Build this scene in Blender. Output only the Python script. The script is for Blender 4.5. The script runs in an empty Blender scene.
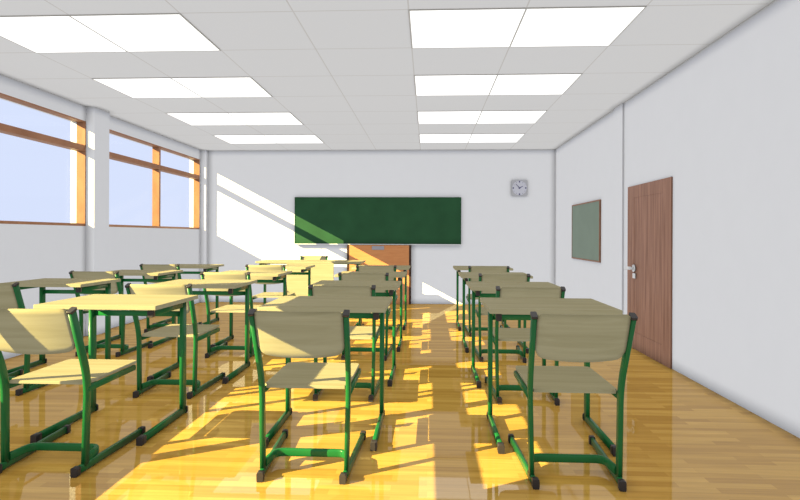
import bpy, bmesh, math, random
from mathutils import Vector, Matrix

random.seed(7)
SC = bpy.context.scene
COL = SC.collection

# ------------------------------------------------------------------ camera
FPX, YAW, ROLL, SHY = 567.6, 0.0487, 0.0037, -14.3
cam_d = bpy.data.cameras.new('camera')
cam_d.sensor_width = 36.0
cam_d.lens = FPX / 800.0 * 36.0
cam_d.shift_y = SHY / 800.0
cam_d.clip_start = 0.05
cam = bpy.data.objects.new('camera', cam_d)
COL.objects.link(cam)
fwd = Vector((-math.sin(YAW), math.cos(YAW), 0))
r0 = Vector((math.cos(YAW), math.sin(YAW), 0))
u0 = Vector((0, 0, 1))
rt = r0 * math.cos(ROLL) + u0 * math.sin(ROLL)
up = u0 * math.cos(ROLL) - r0 * math.sin(ROLL)
cam.matrix_world = Matrix(((rt.x, up.x, -fwd.x, 0), (rt.y, up.y, -fwd.y, 0), (rt.z, up.z, -fwd.z, 1.2), (0, 0, 0, 1)))
SC.camera = cam

# ------------------------------------------------------------------ world, sun, exposure
W = bpy.data.worlds.new('sky')
SC.world = W
W.use_nodes = True
bg = W.node_tree.nodes['Background']
# pale blue sky band at the horizon; tones above and below added as ambient fill
wn = W.node_tree
wtc = wn.nodes.new('ShaderNodeTexCoord')
wsp = wn.nodes.new('ShaderNodeSeparateXYZ')
wcr = wn.nodes.new('ShaderNodeValToRGB')
wmr = wn.nodes.new('ShaderNodeMapRange')
wmr.inputs['From Min'].default_value = -1.0
wn.links.new(wtc.outputs['Generated'], wsp.inputs[0])
wn.links.new(wsp.outputs['Z'], wmr.inputs['Value'])
wn.links.new(wmr.outputs[0], wcr.inputs['Fac'])
wn.links.new(wcr.outputs['Color'], bg.inputs[0])
AMB = 0.775
NEU = (AMB, AMB * .99, AMB * .985)
stops = [(0.0, NEU), (0.48, NEU), (0.496, (0.69, 0.775, 1.0)), (0.61, (0.69, 0.775, 1.0)), (0.66, (0.73, 0.705, 0.64))]
el = wcr.color_ramp.elements
el[0].position, el[0].color = stops[0][0], (*stops[0][1], 1)
el[1].position, el[1].color = stops[-1][0], (*stops[-1][1], 1)
for p_, c_ in stops[1:-1]:
    e_ = el.new(p_)
    e_.color = (*c_, 1)
bg.inputs[1].default_value = 1.0
W.light_settings.ao_factor = 1.0
W.light_settings.distance = 0.11

sun_d = bpy.data.lights.new('sun', 'SUN')
sun_d.energy = 18.0
sun_d.color = (1.0, 0.82, 0.36)
sun_d.angle = math.radians(0.12)
sun = bpy.data.objects.new('sun', sun_d)
COL.objects.link(sun)
SUN_DIR = Vector((1.0, 0.59, -0.522)).normalized()
sun.rotation_euler = SUN_DIR.to_track_quat('-Z', 'Y').to_euler()
sun.location = (-8, -3, 6)

LAMP = 1.0
SC.view_settings.view_transform = 'Standard'
SC.view_settings.look = 'None'
SC.view_settings.gamma = 1.0
SC.view_settings.exposure = 0.0
SC.view_settings.use_curve_mapping = False
SC.cycles.max_bounces = 14
SC.cycles.diffuse_bounces = 10
SC.cycles.transparent_max_bounces = 16
SC.cycles.use_denoising = True
SC.cycles.use_fast_gi = True
SC.cycles.fast_gi_method = 'REPLACE'
SC.cycles.ao_bounces_render = 1


# ------------------------------------------------------------------ materials
def newmat(name):
    m = bpy.data.materials.new(name)
    m.use_nodes = True
    nt = m.node_tree
    b = nt.nodes['Principled BSDF']
    return m, nt, b


def N(nt, kind, **kw):
    n = nt.nodes.new(kind)
    for k, v in kw.items():
        setattr(n, k, v)
    return n


def plain(name, col, rough=0.6, spec=0.3, noise=0.0, metal=0.0):
    m, nt, b = newmat(name)
    b.inputs['Roughness'].default_value = rough
    b.inputs['Specular IOR Level'].default_value = spec
    b.inputs['Metallic'].default_value = metal
    tc = N(nt, 'ShaderNodeTexCoord')
    nz = N(nt, 'ShaderNodeTexNoise')
    nz.inputs['Scale'].default_value = 6.0
    nz.inputs['Detail'].default_value = 4.0
    cr = N(nt, 'ShaderNodeValToRGB')
    e = cr.color_ramp.elements
    lo = [c * (1 - noise) for c in col]
    hi = [min(1, c * (1 + noise)) for c in col]
    e[0].position, e[1].position = 0.3, 0.7
    e[0].color, e[1].color = (*lo, 1), (*hi, 1)
    nt.links.new(tc.outputs['Object'], nz.inputs['Vector'])
    nt.links.new(nz.outputs['Fac'], cr.inputs['Fac'])
    nt.links.new(cr.outputs['Color'], b.inputs['Base Color'])
    return m


def grain(name, dark, light, scale, rough=0.4, spec=0.4, wave=None, coord='Object'):
    """wood: noise stretched along one axis; scale = per-axis mapping scale"""
    m, nt, b = newmat(name)
    b.inputs['Roughness'].default_value = rough
    b.inputs['Specular IOR Level'].default_value = spec
    tc = N(nt, 'ShaderNodeTexCoord')
    mp = N(nt, 'ShaderNodeMapping')
    mp.inputs['Scale'].default_value = scale
    info = N(nt, 'ShaderNodeObjectInfo')
    add = N(nt, 'ShaderNodeVectorMath', operation='ADD')
    mul = N(nt, 'ShaderNodeMath', operation='MULTIPLY')
    mul.inputs[1].default_value = 40.0
    nz = N(nt, 'ShaderNodeTexNoise')
    nz.inputs['Scale'].default_value = 1.0
    nz.inputs['Detail'].default_value = 6.0
    nz.inputs['Roughness'].default_value = 0.6
    nz.inputs['Distortion'].default_value = 0.5
    cr = N(nt, 'ShaderNodeValToRGB')
    e = cr.color_ramp.elements
    e[0].position, e[1].position = 0.3, 0.62
    e[0].color, e[1].color = (*dark, 1), (*light, 1)
    nt.links.new(tc.outputs[coord], mp.inputs['Vector'])
    nt.links.new(mp.outputs['Vector'], add.inputs[0])
    nt.links.new(info.outputs['Random'], mul.inputs[0])
    nt.links.new(mul.outputs[0], add.inputs[1])
    nt.links.new(add.outputs[0], nz.inputs['Vector'])
    nt.links.new(nz.outputs['Fac'], cr.inputs['Fac'])
    nt.links.new(cr.outputs['Color'], b.inputs['Base Color'])
    return m


M_wall = plain('white_plaster', (0.83, 0.83, 0.835), 0.9, 0.1, 0.006)
M_reveal = plain('white_render', (0.85, 0.85, 0.85), 0.9, 0.1, 0.01)
M_wood = grain('pale_laminate', (0.315, 0.280, 0.155), (0.385, 0.345, 0.205), (1.2, 16, 28), 0.6, 0.06)
M_green = plain('green_enamel', (0.008, 0.125, 0.028), 0.32, 0.3, 0.05)
M_cap = plain('dark_plastic', (0.035, 0.03, 0.03), 0.45, 0.4, 0.1)
M_frame = grain('window_timber', (0.30, 0.125, 0.055), (0.40, 0.18, 0.085), (8, 3, 3), 0.5, 0.3)
M_door = grain('walnut_door', (0.22, 0.10, 0.06), (0.40, 0.205, 0.135), (20, 26, 1.4), 0.5, 0.3)
M_chrome = plain('silver_metal', (0.85, 0.85, 0.85), 0.4, 0.5, 0.02, 0.1)
M_cab = grain('orange_timber', (0.56, 0.215, 0.07), (0.64, 0.265, 0.09), (4, 4, 30), 0.45, 0.35)
M_cabedge = plain('dark_brown_edge', (0.045, 0.02, 0.012), 0.5, 0.3, 0.1)
M_grey = plain('grey_metal_plate', (0.32, 0.32, 0.36), 0.4, 0.4, 0.05)
M_tray = plain('aluminium_tray', (0.75, 0.75, 0.75), 0.4, 0.4, 0.02)
M_nbframe = grain('brown_trim', (0.25, 0.12, 0.07), (0.34, 0.17, 0.10), (6, 6, 6), 0.5, 0.3)
M_clockrim = plain('grey_clock_case', (0.46, 0.46, 0.48), 0.45, 0.4, 0.03)
M_clockface = plain('pale_clock_face', (0.60, 0.60, 0.66), 0.5, 0.3, 0.02)
M_navy = plain('navy_marks', (0.02, 0.015, 0.13), 0.5, 0.3, 0.05)
M_seam = plain('ceiling_seam', (0.50, 0.48, 0.44), 0.8, 0.1, 0.05)
M_lampframe = plain('lamp_frame', (0.66, 0.65, 0.60), 0.6, 0.2, 0.02)


def board_mat(name, col, var, scale=3.0):
    m, nt, b = newmat(name)
    b.inputs['Roughness'].default_value = 0.75
    b.inputs['Specular IOR Level'].default_value = 0.2
    tc = N(nt, 'ShaderNodeTexCoord')
    nz = N(nt, 'ShaderNodeTexNoise')
    nz.inputs['Scale'].default_value = scale
    nz.inputs['Detail'].default_value = 2.0
    cr = N(nt, 'ShaderNodeValToRGB')
    e = cr.color_ramp.elements
    e[0].position, e[1].position = 0.35, 0.75
    e[0].color = (*col, 1)
    e[1].color = (*[c * (1 + var) for c in col], 1)
    nt.links.new(tc.outputs['Object'], nz.inputs['Vector'])
    nt.links.new(nz.outputs['Fac'], cr.inputs['Fac'])
    nt.links.new(cr.outputs['Color'], b.inputs['Base Color'])
    return m


M_chalk = board_mat('chalkboard_green', (0.018, 0.076, 0.030), 0.25)
M_felt = board_mat('grey_green_felt', (0.225, 0.285, 0.225), 0.08)


def emit_mat(name, col, s):
    m, nt, b = newmat(name)
    b.inputs['Base Color'].default_value = (0.9, 0.9, 0.9, 1)
    b.inputs['Emission Color'].default_value = (*col, 1)
    b.inputs['Emission Strength'].default_value = s
    return m


M_lamp = emit_mat('lamp_diffuser', (1.0, 0.995, 0.985), LAMP)


def glass_mat():
    m = bpy.data.materials.new('window_glass')
    m.use_nodes = True
    nt = m.node_tree
    nt.nodes.clear()
    out = N(nt, 'ShaderNodeOutputMaterial')
    mix = N(nt, 'ShaderNodeMixShader')
    tr = N(nt, 'ShaderNodeBsdfTransparent')
    gl = N(nt, 'ShaderNodeBsdfGlossy')
    gl.inputs['Roughness'].default_value = 0.0
    mix.inputs[0].default_value = 0.012
    nt.links.new(tr.outputs[0], mix.inputs[1])
    nt.links.new(gl.outputs[0], mix.inputs[2])
    nt.links.new(mix.outputs[0], out.inputs[0])
    return m


M_glass = glass_mat()


def floor_mat():
    m, nt, b = newmat('varnished_parquet')
    b.inputs['Roughness'].default_value = 0.5
    b.inputs['Specular IOR Level'].default_value = 0.0
    gl = N(nt, 'ShaderNodeBsdfGlossy')
    gl.inputs['Roughness'].default_value = 0.02
    mixs = N(nt, 'ShaderNodeMixShader')
    mixs.inputs[0].default_value = 0.16
    nt.links.new(b.outputs[0], mixs.inputs[1])
    nt.links.new(gl.outputs[0], mixs.inputs[2])
    nt.links.new(mixs.outputs[0], nt.nodes['Material Output'].inputs['Surface'])
    tc = N(nt, 'ShaderNodeTexCoord')
    br = N(nt, 'ShaderNodeTexBrick')
    br.offset = 0.37
    br.offset_frequency = 2
    br.squash = 1.0
    br.inputs['Scale'].default_value = 1.0
    br.inputs['Mortar Size'].default_value = 0.0009
    br.inputs['Mortar Smooth'].default_value = 0.3
    br.inputs['Bias'].default_value = 0.0
    br.inputs['Brick Width'].default_value = 0.46
    br.inputs['Row Height'].default_value = 0.058
    br.inputs['Color1'].default_value = (0.0, 0.0, 0.0, 1)
    br.inputs['Color2'].default_value = (1.0, 1.0, 1.0, 1)
    br.inputs['Mortar'].default_value = (0.2, 0.2, 0.2, 1)
    nt.links.new(tc.outputs['Object'], br.inputs['Vector'])
    cr = N(nt, 'ShaderNodeValToRGB')
    e = cr.color_ramp.elements
    e[0].position, e[1].position = 0.0, 1.0
    e[0].color = (0.525, 0.295, 0.055, 1)
    e[1].color = (0.71, 0.435, 0.100, 1)
    el = cr.color_ramp.elements.new(0.5)
    el.color = (0.615, 0.36, 0.072, 1)
    nt.links.new(br.outputs['Color'], cr.inputs['Fac'])
    mp = N(nt, 'ShaderNodeMapping')
    mp.inputs['Scale'].default_value = (2.0, 34.0, 1.0)
    nz = N(nt, 'ShaderNodeTexNoise')
    nz.inputs['Scale'].default_value = 1.0
    nz.inputs['Detail'].default_value = 6.0
    nz.inputs['Distortion'].default_value = 0.8
    nt.links.new(tc.outputs['Object'], mp.inputs['Vector'])
    nt.links.new(mp.outputs['Vector'], nz.inputs['Vector'])
    cr2 = N(nt, 'ShaderNodeValToRGB')
    f = cr2.color_ramp.elements
    f[0].position, f[1].position = 0.3, 0.7
    f[0].color = (0.80, 0.78, 0.72, 1)
    f[1].color = (1.0, 1.0, 1.0, 1)
    nt.links.new(nz.outputs['Fac'], cr2.inputs['Fac'])
    mx = N(nt, 'ShaderNodeMix', data_type='RGBA', blend_type='MULTIPLY')
    mx.inputs[0].default_value = 1.0
    nt.links.new(cr.outputs['Color'], mx.inputs[6])
    nt.links.new(cr2.outputs['Color'], mx.inputs[7])
    nt.links.new(mx.outputs[2], b.inputs['Base Color'])
    return m


M_floor = floor_mat()


def ceiling_mat():
    """white tiles, thin seams every 0.782 x 0.7753 m, measured from the lamp grid"""
    m, nt, b = newmat('ceiling_tiles')
    b.inputs['Roughness'].default_value = 0.9
    b.inputs['Specular IOR Level'].default_value = 0.1
    tc = N(nt, 'ShaderNodeTexCoord')
    sp = N(nt, 'ShaderNodeSeparateXYZ')
    nt.links.new(tc.outputs['Object'], sp.inputs[0])
    outs = []
    for ax, o0, per, wd in (('X', -0.133, 0.782, 0.010), ('Y', 3.80, 0.7753, 0.012)):
        s = N(nt, 'ShaderNodeMath', operation='SUBTRACT')
        s.inputs[1].default_value = o0 - 50 * per
        d = N(nt, 'ShaderNodeMath', operation='DIVIDE')
        d.inputs[1].default_value = per
        fr = N(nt, 'ShaderNodeMath', operation='FRACT')
        c = N(nt, 'ShaderNodeMath', operation='SUBTRACT')
        c.inputs[1].default_value = 0.5
        a = N(nt, 'ShaderNodeMath', operation='ABSOLUTE')
        g = N(nt, 'ShaderNodeMath', operation='GREATER_THAN')
        g.inputs[1].default_value = 0.5 - wd / per / 2
        nt.links.new(sp.outputs[ax], s.inputs[0])
        nt.links.new(s.outputs[0], d.inputs[0])
        nt.links.new(d.outputs[0], fr.inputs[0])
        nt.links.new(fr.outputs[0], c.inputs[0])
        nt.links.new(c.outputs[0], a.inputs[0])
        nt.links.new(a.outputs[0], g.inputs[0])
        outs.append(g)
    mxx = N(nt, 'ShaderNodeMath', operation='MAXIMUM')
    nt.links.new(outs[0].outputs[0], mxx.inputs[0])
    nt.links.new(outs[1].outputs[0], mxx.inputs[1])
    mx = N(nt, 'ShaderNodeMix', data_type='RGBA')
    mx.inputs[6].default_value = (0.86, 0.86, 0.86, 1)
    mx.inputs[7].default_value = (0.72, 0.70, 0.675, 1)
    nt.links.new(mxx.outputs[0], mx.inputs[0])
    nt.links.new(mx.outputs[2], b.inputs['Base Color'])
    return m


M_ceil = ceiling_mat()


# ------------------------------------------------------------------ mesh helpers
def box(bm, x0, x1, y0, y1, z0, z1, bev=0.0):
    vs = [bm.verts.new((x, y, z)) for z in (z0, z1) for y in (y0, y1) for x in (x0, x1)]
    F = [(0, 2, 3, 1), (4, 5, 7, 6), (0, 1, 5, 4), (2, 6, 7, 3), (0, 4, 6, 2), (1, 3, 7, 5)]
    fs = [bm.faces.new([vs[i] for i in f]) for f in F]
    if bev:
        es = list({e for f in fs for e in f.edges})
        bmesh.ops.bevel(bm, geom=es, offset=bev, segments=2, affect='EDGES', profile=0.5)


def fillet(pts, r, n=5):
    """round the inner corners of a polyline"""
    P = [Vector(p) for p in pts]
    out = [P[0]]
    for i in range(1, len(P) - 1):
        a, b, c = P[i - 1], P[i], P[i + 1]
        ri = min(r, (a - b).length * .45, (c - b).length * .45)
        s, e = b + (a - b).normalized() * ri, b + (c - b).normalized() * ri
        for k in range(n + 1):
            t = k / n
            out.append(s * (1 - t) ** 2 + b * 2 * t * (1 - t) + e * t * t)
    out.append(P[-1])
    return out


def sweep(bm, pts, w, h, ref, n=16, p=3.6):
    """flat-oval tube along pts; w along ref, h across ref and the path"""
    ref = Vector(ref).normalized()
    rings = []
    for i, q in enumerate(pts):
        q = Vector(q)
        if i == 0:
            t = Vector(pts[1]) - q
        elif i == len(pts) - 1:
            t = q - Vector(pts[i - 1])
        else:
            t = (Vector(pts[i + 1]) - q).normalized() + (q - Vector(pts[i - 1])).normalized()
        t.normalize()
        o = t.cross(ref).normalized()
        rr = o.cross(t).normalized()
        ring = []
        for k in range(n):
            a = 2 * math.pi * k / n + math.pi / n
            c, s = math.cos(a), math.sin(a)
            cx = math.copysign(abs(c) ** (2 / p), c) * w / 2
            cy = math.copysign(abs(s) ** (2 / p), s) * h / 2
            ring.append(bm.verts.new(q + rr * cx + o * cy))
        rings.append(ring)
    for a, b in zip(rings, rings[1:]):
        for k in range(n):
            f = bm.faces.new((a[k], a[(k + 1) % n], b[(k + 1) % n], b[k]))
            f.smooth = True
    bm.faces.new(rings[0][::-1])
    bm.faces.new(rings[-1])


def cyl(bm, c, axis, r, h, n=24, r2=None):
    ax = Vector(axis).normalized()
    a = ax.orthogonal().normalized()
    b = ax.cross(a)
    r2 = r if r2 is None else r2
    lo = [bm.verts.new(Vector(c) - ax * h / 2 + (a * math.cos(t) + b * math.sin(t)) * r) for t in [2 * math.pi * k / n for k in range(n)]]
    hi = [bm.verts.new(Vector(c) + ax * h / 2 + (a * math.cos(t) + b * math.sin(t)) * r2) for t in [2 * math.pi * k / n for k in range(n)]]
    for k in range(n):
        f = bm.faces.new((lo[k], lo[(k + 1) % n], hi[(k + 1) % n], hi[k]))
        f.smooth = True
    bm.faces.new(lo[::-1])
    bm.faces.new(hi)


def slab(bm, outline, z0, z1, bev=0.003):
    """horizontal plate from an xy outline"""
    lo = [bm.verts.new((x, y, z0)) for x, y in outline]
    hi = [bm.verts.new((x, y, z1)) for x, y in outline]
    n = len(outline)
    fs = [bm.faces.new(lo[::-1]), bm.faces.new(hi)]
    for k in range(n):
        fs.append(bm.faces.new((lo[k], lo[(k + 1) % n], hi[(k + 1) % n], hi[k])))
    if bev:
        es = list({e for e in fs[0].edges} | {e for e in fs[1].edges})
        bmesh.ops.bevel(bm, geom=es, offset=bev, segments=2, affect='EDGES', profile=0.5)


def rounded(x0, x1, y0, y1, r, n=4):
    out = []
    for cx, cy, a0 in ((x1 - r, y0 + r, -90), (x1 - r, y1 - r, 0), (x0 + r, y1 - r, 90), (x0 + r, y0 + r, 180)):
        for k in range(n + 1):
            a = math.radians(a0 + 90 * k / n)
            out.append((cx + r * math.cos(a), cy + r * math.sin(a)))
    return out


def obj(name, bm, mat, parent=None):
    bmesh.ops.recalc_face_normals(bm, faces=bm.faces[:])
    me = bpy.data.meshes.new(name)
    bm.to_mesh(me)
    bm.free()
    me.materials.append(mat)
    o = bpy.data.objects.new(name, me)
    COL.objects.link(o)
    if parent:
        o.parent = parent
    return o


def mk(fn, *a, **k):
    bm = bmesh.new()
    fn(bm, *a, **k)
    return bm


def struct(name, bm, mat, parent=None):
    o = obj(name, bm, mat, parent)
    if not parent:
        o['kind'] = 'structure'
    return o


def thing(name, label, cat, loc=(0, 0, 0), rotz=0.0, group=None):
    o = bpy.data.objects.new(name, None)
    o.empty_display_size = 0.1
    COL.objects.link(o)
    o.location = loc
    o.rotation_euler = (0, 0, rotz)
    o['label'] = label
    o['category'] = cat
    if group:
        o['group'] = group
    return o


def dup(root, loc, rotz, label, group=None):
    r = root.copy()
    COL.objects.link(r)
    r.location = loc
    r.rotation_euler = (0, 0, rotz)
    r['label'] = label
    if group:
        r['group'] = group
    elif 'group' in r:
        del r['group']
    for ch in list(root.children):
        c = ch.copy()
        COL.objects.link(c)
        c.parent = r
        for g in list(ch.children):
            d = g.copy()
            COL.objects.link(d)
            d.parent = c
    return r


# ------------------------------------------------------------------ room shell
XW, XP = -4.045, -3.945          # window wall plane, pilaster face
XO = -4.23                       # outer face of the window wall
XR = 2.222                       # right wall
YB, YF = 10.02, -3.6             # board wall, rear wall
H = 2.715

struct('floor', mk(box, XO, XR + .2, YF - .1, YB + .15, -.1, 0), M_floor)
struct('ceiling', mk(box, XO, XR + .2, YF - .1, YB + .15, H, H + .1), M_ceil)
struct('wall_back', mk(box, XO, XR + .2, YB, YB + .15, 0, H), M_wall)
struct('wall_rear', mk(box, XO, XR + .2, YF - .1, YF, 0, H), M_wall)

ZB, ZT = 1.30, 2.540             # window opening
WINS = [(6.95, 9.89), (3.33, 6.53), (0.05, 2.90), (-3.3, -0.30)]
bm = bmesh.new()
box(bm, XO, XW, YF, YB, 0, ZB)
box(bm, XO, XW, YF, YB, ZT, H)
edges = [YB] + [y for w in WINS for y in (w[1], w[0])] + [YF]
for i in range(0, len(edges), 2):
    box(bm, XO, XW, edges[i + 1], edges[i], ZB, ZT)
struct('wall_left', bm, M_wall)
for i, y in enumerate((9.92, 6.536, 2.935, -.28)):
    struct('trim_%d' % (i + 1), mk(box, XW, XP, y, min(y + .315, YB), 0, H), M_wall)

bm = bmesh.new()
box(bm, XR, XR + .2, YF, YB, 0, H)
struct('wall_right', bm, M_wall)
for i, (a, b, d) in enumerate(((6.56, 6.87, .018),)):
    struct('trim_%d' % (i + 5), mk(box, XR - d, XR, a, b, 0, H), M_wall)

for i, (a, b) in enumerate(WINS):
    fx0, fx1 = XW - .105, XW
    w = bpy.data.objects.new('window_%d' % (i + 1), None)
    COL.objects.link(w)
    w.location = (0, 0, 0)
    w['kind'] = 'structure'
    bm = bmesh.new()
    box(bm, fx0, fx1, a, b, ZT - .015, ZT)
    box(bm, fx0, fx1, a, b, ZB, ZB + .03)
    box(bm, fx0, fx1, a, a + .026, ZB + .03, ZT - .015)
    box(bm, fx0, fx1, b - .012, b, ZB + .03, ZT - .015)
    obj('window_frame', bm, M_frame, w)
    mid = (a + b) / 2 - .03
    obj('mullion', mk(box, fx0, fx1, mid - .024, mid + .024, ZB + .03, ZT - .015), M_frame, w)
    bm = bmesh.new()
    for y0, y1 in ((a + .026, mid - .024), (mid + .024, b - .012)):
        box(bm, fx0, fx1 + .002, y0, y1, 2.186, 2.254)
    obj('transom', bm, M_frame, w)
    for y0, y1 in ((a + .026, mid - .024), (mid + .024, b - .012)):
        for z0, z1 in ((ZB + .03, 2.186), (2.254, ZT - .015)):
            bm = bmesh.new()
            vs = [bm.verts.new((fx0 + .03, y, z)) for y, z in ((y0, z0), (y1, z0), (y1, z1), (y0, z1))]
            bm.faces.new(vs)
            obj('glass_pane', bm, M_glass, w)

# door in the right wall
d = bpy.data.objects.new('door_1', None)
COL.objects.link(d)
d['kind'] = 'structure'
bm = bmesh.new()
dx = XR - .012
y0, y1, zt = 5.27, 6.39, 1.745
box(bm, dx, XR + .01, y0, y1, 0, zt)
# raised stiles and rails around one tall panel
for q in ((y0, y0 + .19, 0, zt), (y1 - .19, y1, 0, zt), (y0 + .19, y1 - .19, zt - .13, zt), (y0 + .19, y1 - .19, 0, .18)):
    box(bm, dx - .003, dx + .002, *q, .001)
obj('door_leaf', bm, M_door, d)
hb = bmesh.new()
hx = dx - .01
cyl(hb, (hx - .006, 6.165, .862), (1, 0, 0), .038, .012)
cyl(hb, (hx - .03, 6.165, .862), (1, 0, 0), .012, .05)
sweep(hb, fillet([(hx - .052, 6.15, .864), (hx - .056, 6.21, .862), (hx - .052, 6.255, .858)], .02), .030, .034, (1, 0, 0))
obj('door_handle', hb, M_chrome, d)
hb = bmesh.new()
box(hb, hx - .01, hx + .002, 6.125, 6.19, .755, .81, .003)
obj('keyhole_plate', hb, M_chrome, d)

# ------------------------------------------------------------------ ceiling lamps
TX, TY, X0, Y0 = .782, .7753, -.133, 3.80


def make_lamp(label):
    t = thing('ceiling_light', label, 'ceiling light', (0, 0, H), 0, 'flat ceiling light panels')
    w, dd = 2 * TX, TY
    bm = bmesh.new()
    for q in ((0, w, 0, .008), (0, w, dd - .008, dd), (0, .008, .008, dd - .008), (w - .008, w, .008, dd - .008), (w / 2 - .006, w / 2 + .006, .008, dd - .008)):
        box(bm, *q, -.006, 0)
    obj('frame', bm, M_lampframe, t)
    for a, b in ((.008, w / 2 - .006), (w / 2 + .006, w - .008)):
        obj('diffuser', mk(box, a, b, .008, dd - .008, -.004, -.0005), M_lamp, t)
    return t


rows = ['nearest', 'second nearest', 'third nearest', 'farthest']
lamp0 = None
for j, jj in enumerate((0, 2, 4, 6, -2, -4, -6, -8)):  # negative rows continue the grid out of view, added for their light
    for side, i0 in (('left', -4), ('right', 0)):
        loc = (X0 + i0 * TX, Y0 + jj * TY, H)
        if j < 4:
            lab = 'glowing white double ceiling panel in the %s lamp row, %s row to the viewer' % (side, rows[j]) if j < 3 else 'glowing white double ceiling panel in the %s lamp row, last before the board wall' % side
        else:
            lab = 'glowing white ceiling panel added out of view in the %s lamp row, %s toward the rear' % (side, ('first', 'second', 'third', 'last')[j - 4])
        if lamp0 is None:
            lamp0 = make_lamp(lab)
            lamp0.location = loc
        else:
            dup(lamp0, loc, 0, lab, 'flat ceiling light panels')

# ------------------------------------------------------------------ board wall
t = thing('chalkboard', 'long dark green chalkboard on the white wall at the end of the room', 'chalkboard', (0, YB, 0))
b0 = -.035
obj('writing_surface', mk(box, -2.352, .575, b0, -.0005, 1.058, 1.868), M_chalk, t)
bm = bmesh.new()
box(bm, -2.362, .585, b0 - .004, -.0005, 1.868, 1.878)
box(bm, -2.362, .585, b0 - .004, -.0005, 1.046, 1.058)
box(bm, -2.362, -2.352, b0 - .004, -.0005, 1.058, 1.868)
box(bm, .575, .585, b0 - .004, -.0005, 1.058, 1.868)
obj('frame', bm, M_chalk, t)
bm = bmesh.new()
box(bm, -2.36, .58, b0 - .05, b0 - .004, 1.040, 1.046)
box(bm, -2.36, .58, b0 - .054, b0 - .049, 1.040, 1.054)
obj('chalk_tray', bm, M_tray, t)

t = thing('wall_clock', 'square grey wall clock with navy hands, right of the chalkboard', 'clock', (1.597, YB, 2.04))
bm = bmesh.new()
ol = rounded(-.14, .14, -.14, .14, .022, 5)
lo = [bm.verts.new((x, -.028, z)) for x, z in ol]
hi = [bm.verts.new((x, -.0005, z)) for x, z in ol]
bm.faces.new(lo)
bm.faces.new(hi[::-1])
for k in range(len(ol)):
    bm.faces.new((lo[k], lo[(k + 1) % len(ol)], hi[(k + 1) % len(ol)], hi[k]))
obj('case', bm, M_clockrim, t)
obj('dial', mk(cyl, (0, -.030, 0), (0, 1, 0), .127, .004, 40), M_clockface, t)


def hand(bm, ang, ln, wd, y, tail=.015):
    a = math.radians(ang)
    dv = Vector((math.sin(a), 0, math.cos(a)))
    s = Vector((math.cos(a), 0, -math.sin(a)))
    q = [dv * -tail + s * wd / 2, dv * ln + s * wd / 4, dv * ln - s * wd / 4, dv * -tail - s * wd / 2]
    lo = [bm.verts.new(v + Vector((0, y, 0))) for v in q]
    hi = [bm.verts.new(v + Vector((0, y + .0015, 0))) for v in q]
    bm.faces.new(lo)
    bm.faces.new(hi[::-1])
    for k in range(4):
        bm.faces.new((lo[k], lo[(k + 1) % 4], hi[(k + 1) % 4], hi[k]))


obj('hour_hand', mk(hand, 62, .068, .014, -.0345), M_navy, t)
obj('minute_hand', mk(hand, -42, .095, .012, -.0365), M_navy, t)
obj('centre_pin', mk(cyl, (0, -.036, 0), (0, 1, 0), .010, .008, 16), M_navy, t)
for k in range(12):
    a = math.radians(30 * k)
    bm = bmesh.new()
    big = k % 3 == 0
    cyl(bm, (.108 * math.sin(a), -.033, .108 * math.cos(a)), (0, 1, 0), .0125 if big else .0045, .002, 14)
    obj('hour_mark', bm, M_navy, t)

t = thing('low_cabinet', 'orange-brown wooden cabinet with dark side edges standing under the chalkboard', 'cabinet', (-.85, YB, 0))
cw, cd, ch = .563, .115, 1.034
obj('cabinet_front', mk(box, -cw + .035, cw - .035, -cd, -cd + .02, .0, ch - .002), M_cab, t)
bm = bmesh.new()
box(bm, -cw, -cw + .035, -cd - .004, -.001, 0, ch)
box(bm, cw - .035, cw, -cd - .004, -.001, 0, ch)
box(bm, -cw + .035, cw - .035, -cd + .02, -.001, ch - .02, ch - .002)
obj('side_panel', bm, M_cabedge, t)
obj('lock_plate', mk(box, -.125, .09, -cd - .008, -cd, .952, 1.018, .004), M_grey, t)

# noticeboard on the right wall
t = thing('noticeboard', 'grey-green noticeboard with thin brown frame on the right wall', 'noticeboard', (XR, 0, 0))
a, b, z0, z1 = 7.40, 8.80, .865, 1.675
obj('felt_panel', mk(box, -.018, -.0005, a + .018, b - .018, z0 + .018, z1 - .018), M_felt, t)
bm = bmesh.new()
for q in ((a, b, z0, z0 + .018), (a, b, z1 - .018, z1), (a, a + .018, z0 + .018, z1 - .018), (b - .018, b, z0 + .018, z1 - .018)):
    box(bm, -.022, -.0005, *q)
obj('frame', bm, M_nbframe, t)


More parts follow.
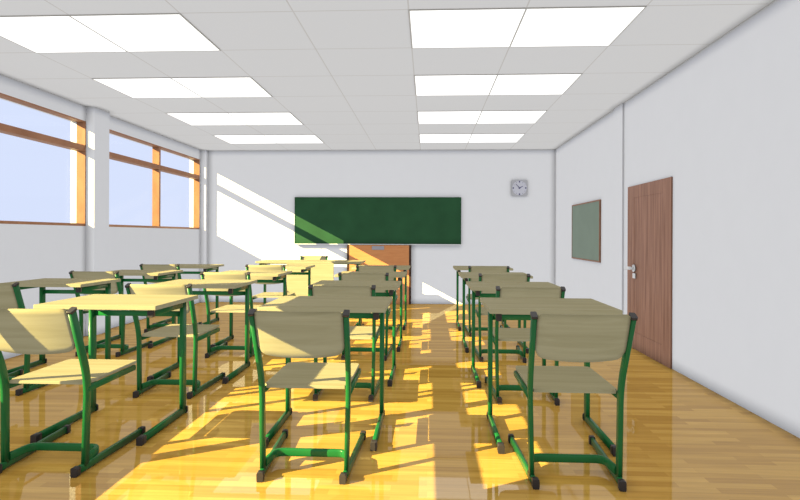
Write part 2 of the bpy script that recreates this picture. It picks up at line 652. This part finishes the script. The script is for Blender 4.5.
# ------------------------------------------------------------------ chair (origin: floor under the posts; faces +Y)
def make_chair(label):
    t = thing('school_chair', label, 'chair')
    # plywood seat
    bm = bmesh.new()
    ol = [(-.198, .012), (.198, .012), (.200, .04), (.214, .05), (.212, .500)]
    ol += [(.205, .518), (.185, .525), (-.185, .525), (-.205, .518), (-.212, .500), (-.214, .05), (-.200, .04)]
    slab(bm, ol, .434, .450, .002)
    obj('seat', bm, M_wood, t)
    # curved backrest
    bm = bmesh.new()
    nu, nv, th = 24, 8, .012
    hw, z0, z1 = .212, .606, .843
    front, back = [], []
    for i in range(nu + 1):
        u = -1 + 2 * i / nu
        x = hw * math.sin(u * math.pi / 2) if False else hw * u
        # rounded lower corners and a softly sagging lower edge
        e = max(0, (abs(x) - (hw - .05)) / .05)
        zb = z0 + .018 * u * u + .042 * (1 - math.sqrt(max(0, 1 - e * e)))
        e2 = max(0, (abs(x) - (hw - .015)) / .015)
        zz = z1 - .012 * (1 - math.sqrt(max(0, 1 - e2 * e2)))
        fr, bk = [], []
        for j in range(nv + 1):
            z = zb + (zz - zb) * j / nv
            ylean = .005 - (z - .49) * .143 / .36
            y = ylean - .022 * (1 - u * u) - .016
            fr.append(bm.verts.new((x, y + th / 2, z)))
            bk.append(bm.verts.new((x, y - th / 2, z)))
        front.append(fr)
        back.append(bk)
    for i in range(nu):
        for j in range(nv):
            f = bm.faces.new((front[i][j], front[i + 1][j], front[i + 1][j + 1], front[i][j + 1]))
            g = bm.faces.new((back[i][j], back[i][j + 1], back[i + 1][j + 1], back[i + 1][j]))
            f.smooth = g.smooth = True
        bm.faces.new((front[i][0], back[i][0], back[i + 1][0], front[i + 1][0]))
        bm.faces.new((front[i][nv], front[i + 1][nv], back[i + 1][nv], back[i][nv]))
    for j in range(nv):
        bm.faces.new((front[0][j], front[0][j + 1], back[0][j + 1], back[0][j]))
        bm.faces.new((front[nu][j], back[nu][j], back[nu][j + 1], front[nu][j + 1]))
    obj('backrest', bm, M_wood, t)
    for s in (-1, 1):
        # rear post: up from the runner, kinked back above the seat
        post = fillet([(s * .210, .0, .03), (s * .218, .008, .47), (s * .226, -.138, .832)], .10, 6)
        lg = obj('post', mk(sweep, post, .025, .046, (1, 0, 0)), M_green, t)
        cp = [(s * .2258, -.1345, .826), (s * .2262, -.1395, .8385)]
        obj('post_cap', mk(sweep, cp, .029, .050, (1, 0, 0), 20, 7), M_cap, lg)
        rn = [(s * .203, -.055, .024), (s * .210, .0, .024), (s * .232, .53, .024)]
        ru = obj('runner', mk(sweep, rn, .025, .040, (1, 0, 0)), M_green, t)
        for c0, c1 in (((s * .202, -.083, .023), (s * .2035, -.048, .023)), ((s * .231, .512, .023), (s * .2325, .545, .023))):
            obj('foot_cap', mk(sweep, [c0, c1], .032, .046, (1, 0, 0), 20, 7), M_cap, ru)
        obj('seat_bracket', mk(sweep, [(s * .220, .0, .417), (s * .216, .47, .417)], .022, .032, (1, 0, 0)), M_green, t)
    ub = fillet([(-.206, .02, .056), (-.188, .165, .056), (.188, .165, .056), (.206, .02, .056)], .05, 6)
    obj('floor_stretcher', mk(sweep, ub, .042, .024, (0, 0, 1)), M_green, t)
    return t


# ------------------------------------------------------------------ desk (origin: floor between the far legs)
def make_desk(label):
    t = thing('school_desk', label, 'desk')
    bm = bmesh.new()
    slab(bm, rounded(-.37, .37, -.50, .115, .008, 3), .761, .787, .003)
    obj('tabletop', bm, M_wood, t)
    hw = .311
    for s in (-1, 1):
        x = s * hw
        lg = obj('leg', mk(sweep, [(x, 0, .03), (x, 0, .757)], .030, .062, (1, 0, 0)), M_green, t)
        rn = obj('runner', mk(sweep, [(x, .03, .026), (x, -.53, .026)], .028, .044, (1, 0, 0)), M_green, t)
        obj('foot_cap', mk(sweep, [(x, -.575, .024), (x, -.525, .024)], .036, .048, (1, 0, 0), 20, 7), M_cap, rn)
        obj('foot_cap', mk(sweep, [(x, .025, .024), (x, .042, .024)], .036, .046, (1, 0, 0)), M_cap, rn)
        am = obj('top_arm', mk(sweep, [(x, .02, .735), (x, -.43, .735)], .026, .038, (1, 0, 0)), M_green, t)
        obj('arm_cap', mk(sweep, [(x, -.422, .734), (x, -.455, .734)], .032, .043, (1, 0, 0), 20, 7), M_cap, am)
    obj('cross_rail', mk(sweep, [(-hw, .0, .672), (hw, .0, .672)], .036, .018, (0, 0, 1)), M_green, t)
    return t


ROW = 1.353
YPOST, YLEG = 2.80, 3.722
COLS = {'A': -3.24, 'B': -1.943, 'C': -.608, 'D': .7206}
COLN = {'A': 'leftmost column beneath the windows', 'B': 'second column from the windows',
        'C': 'third column, just left of the bare aisle', 'D': 'rightmost column, right of the bare aisle'}
ROWN = ['nearest row', 'second nearest row', 'third nearest row', 'farthest row']
CHN = {'A': 'school chair in the leftmost column beneath the windows', 'B': 'school chair in the second column from the windows',
       'C': 'school chair in the third column, left of the aisle', 'D': 'school chair in the rightmost column, door side'}
chair0 = desk0 = None
for cn in 'DCBA':
    for k in range(4):
        if cn == 'A' and k == 0:
            continue
        lc = '%s, %s' % (CHN[cn], ROWN[k])
        ld = '%s, %s' % (CHN[cn].replace('chair', 'desk'), ROWN[k])
        cx = COLS[cn]
        cl, dl = (cx, YPOST + k * ROW, 0), (cx, YLEG + k * ROW, 0)
        gc, gd = 'green framed school chairs', 'green framed school desks'
        if chair0 is None:
            chair0 = make_chair(lc)
            chair0.location = cl
            chair0['group'] = gc
            desk0 = make_desk(ld)
            desk0.location = dl
            desk0['group'] = gd
        else:
            dup(chair0, cl, 0, lc, gc)
            dup(desk0, dl, 0, ld, gd)

# ------------------------------------------------------------------ teacher's place
t = thing('teacher_desk', 'wide pale teacher desk with front panel, before the chalkboard on its left', 'desk', (-1.84, 8.98, 0))
slabm = bmesh.new()
slab(slabm, rounded(-.82, .82, -.33, .33, .012, 3), .765, .795, .003)
obj('tabletop', slabm, M_wood, t)
for s in (-1, 1):
    x = s * .76
    lg = obj('leg', mk(sweep, [(x, 0, .03), (x, 0, .762)], .030, .058, (1, 0, 0)), M_green, t)
    rn = obj('runner', mk(sweep, [(x, .27, .026), (x, -.27, .026)], .028, .044, (1, 0, 0)), M_green, t)
    for y in (-.28, .28):
        obj('foot_cap', mk(sweep, [(x, y - .02, .024), (x, y + .02, .024)], .036, .048, (1, 0, 0)), M_cap, rn)
    obj('top_arm', mk(sweep, [(x, .28, .745), (x, -.28, .745)], .026, .038, (1, 0, 0)), M_green, t)
obj('cross_rail', mk(sweep, [(-.76, .2, .745), (.76, .2, .745)], .030, .018, (0, 0, 1)), M_green, t)
obj('modesty_panel', mk(box, -.33, .40, -.328, -.310, .22, .765, .002), M_wood, t)
dup(chair0, (-1.965, 9.62, 0), math.pi, 'school chair behind the wide teacher desk, its back to the chalkboard wall', 'green framed school chairs')
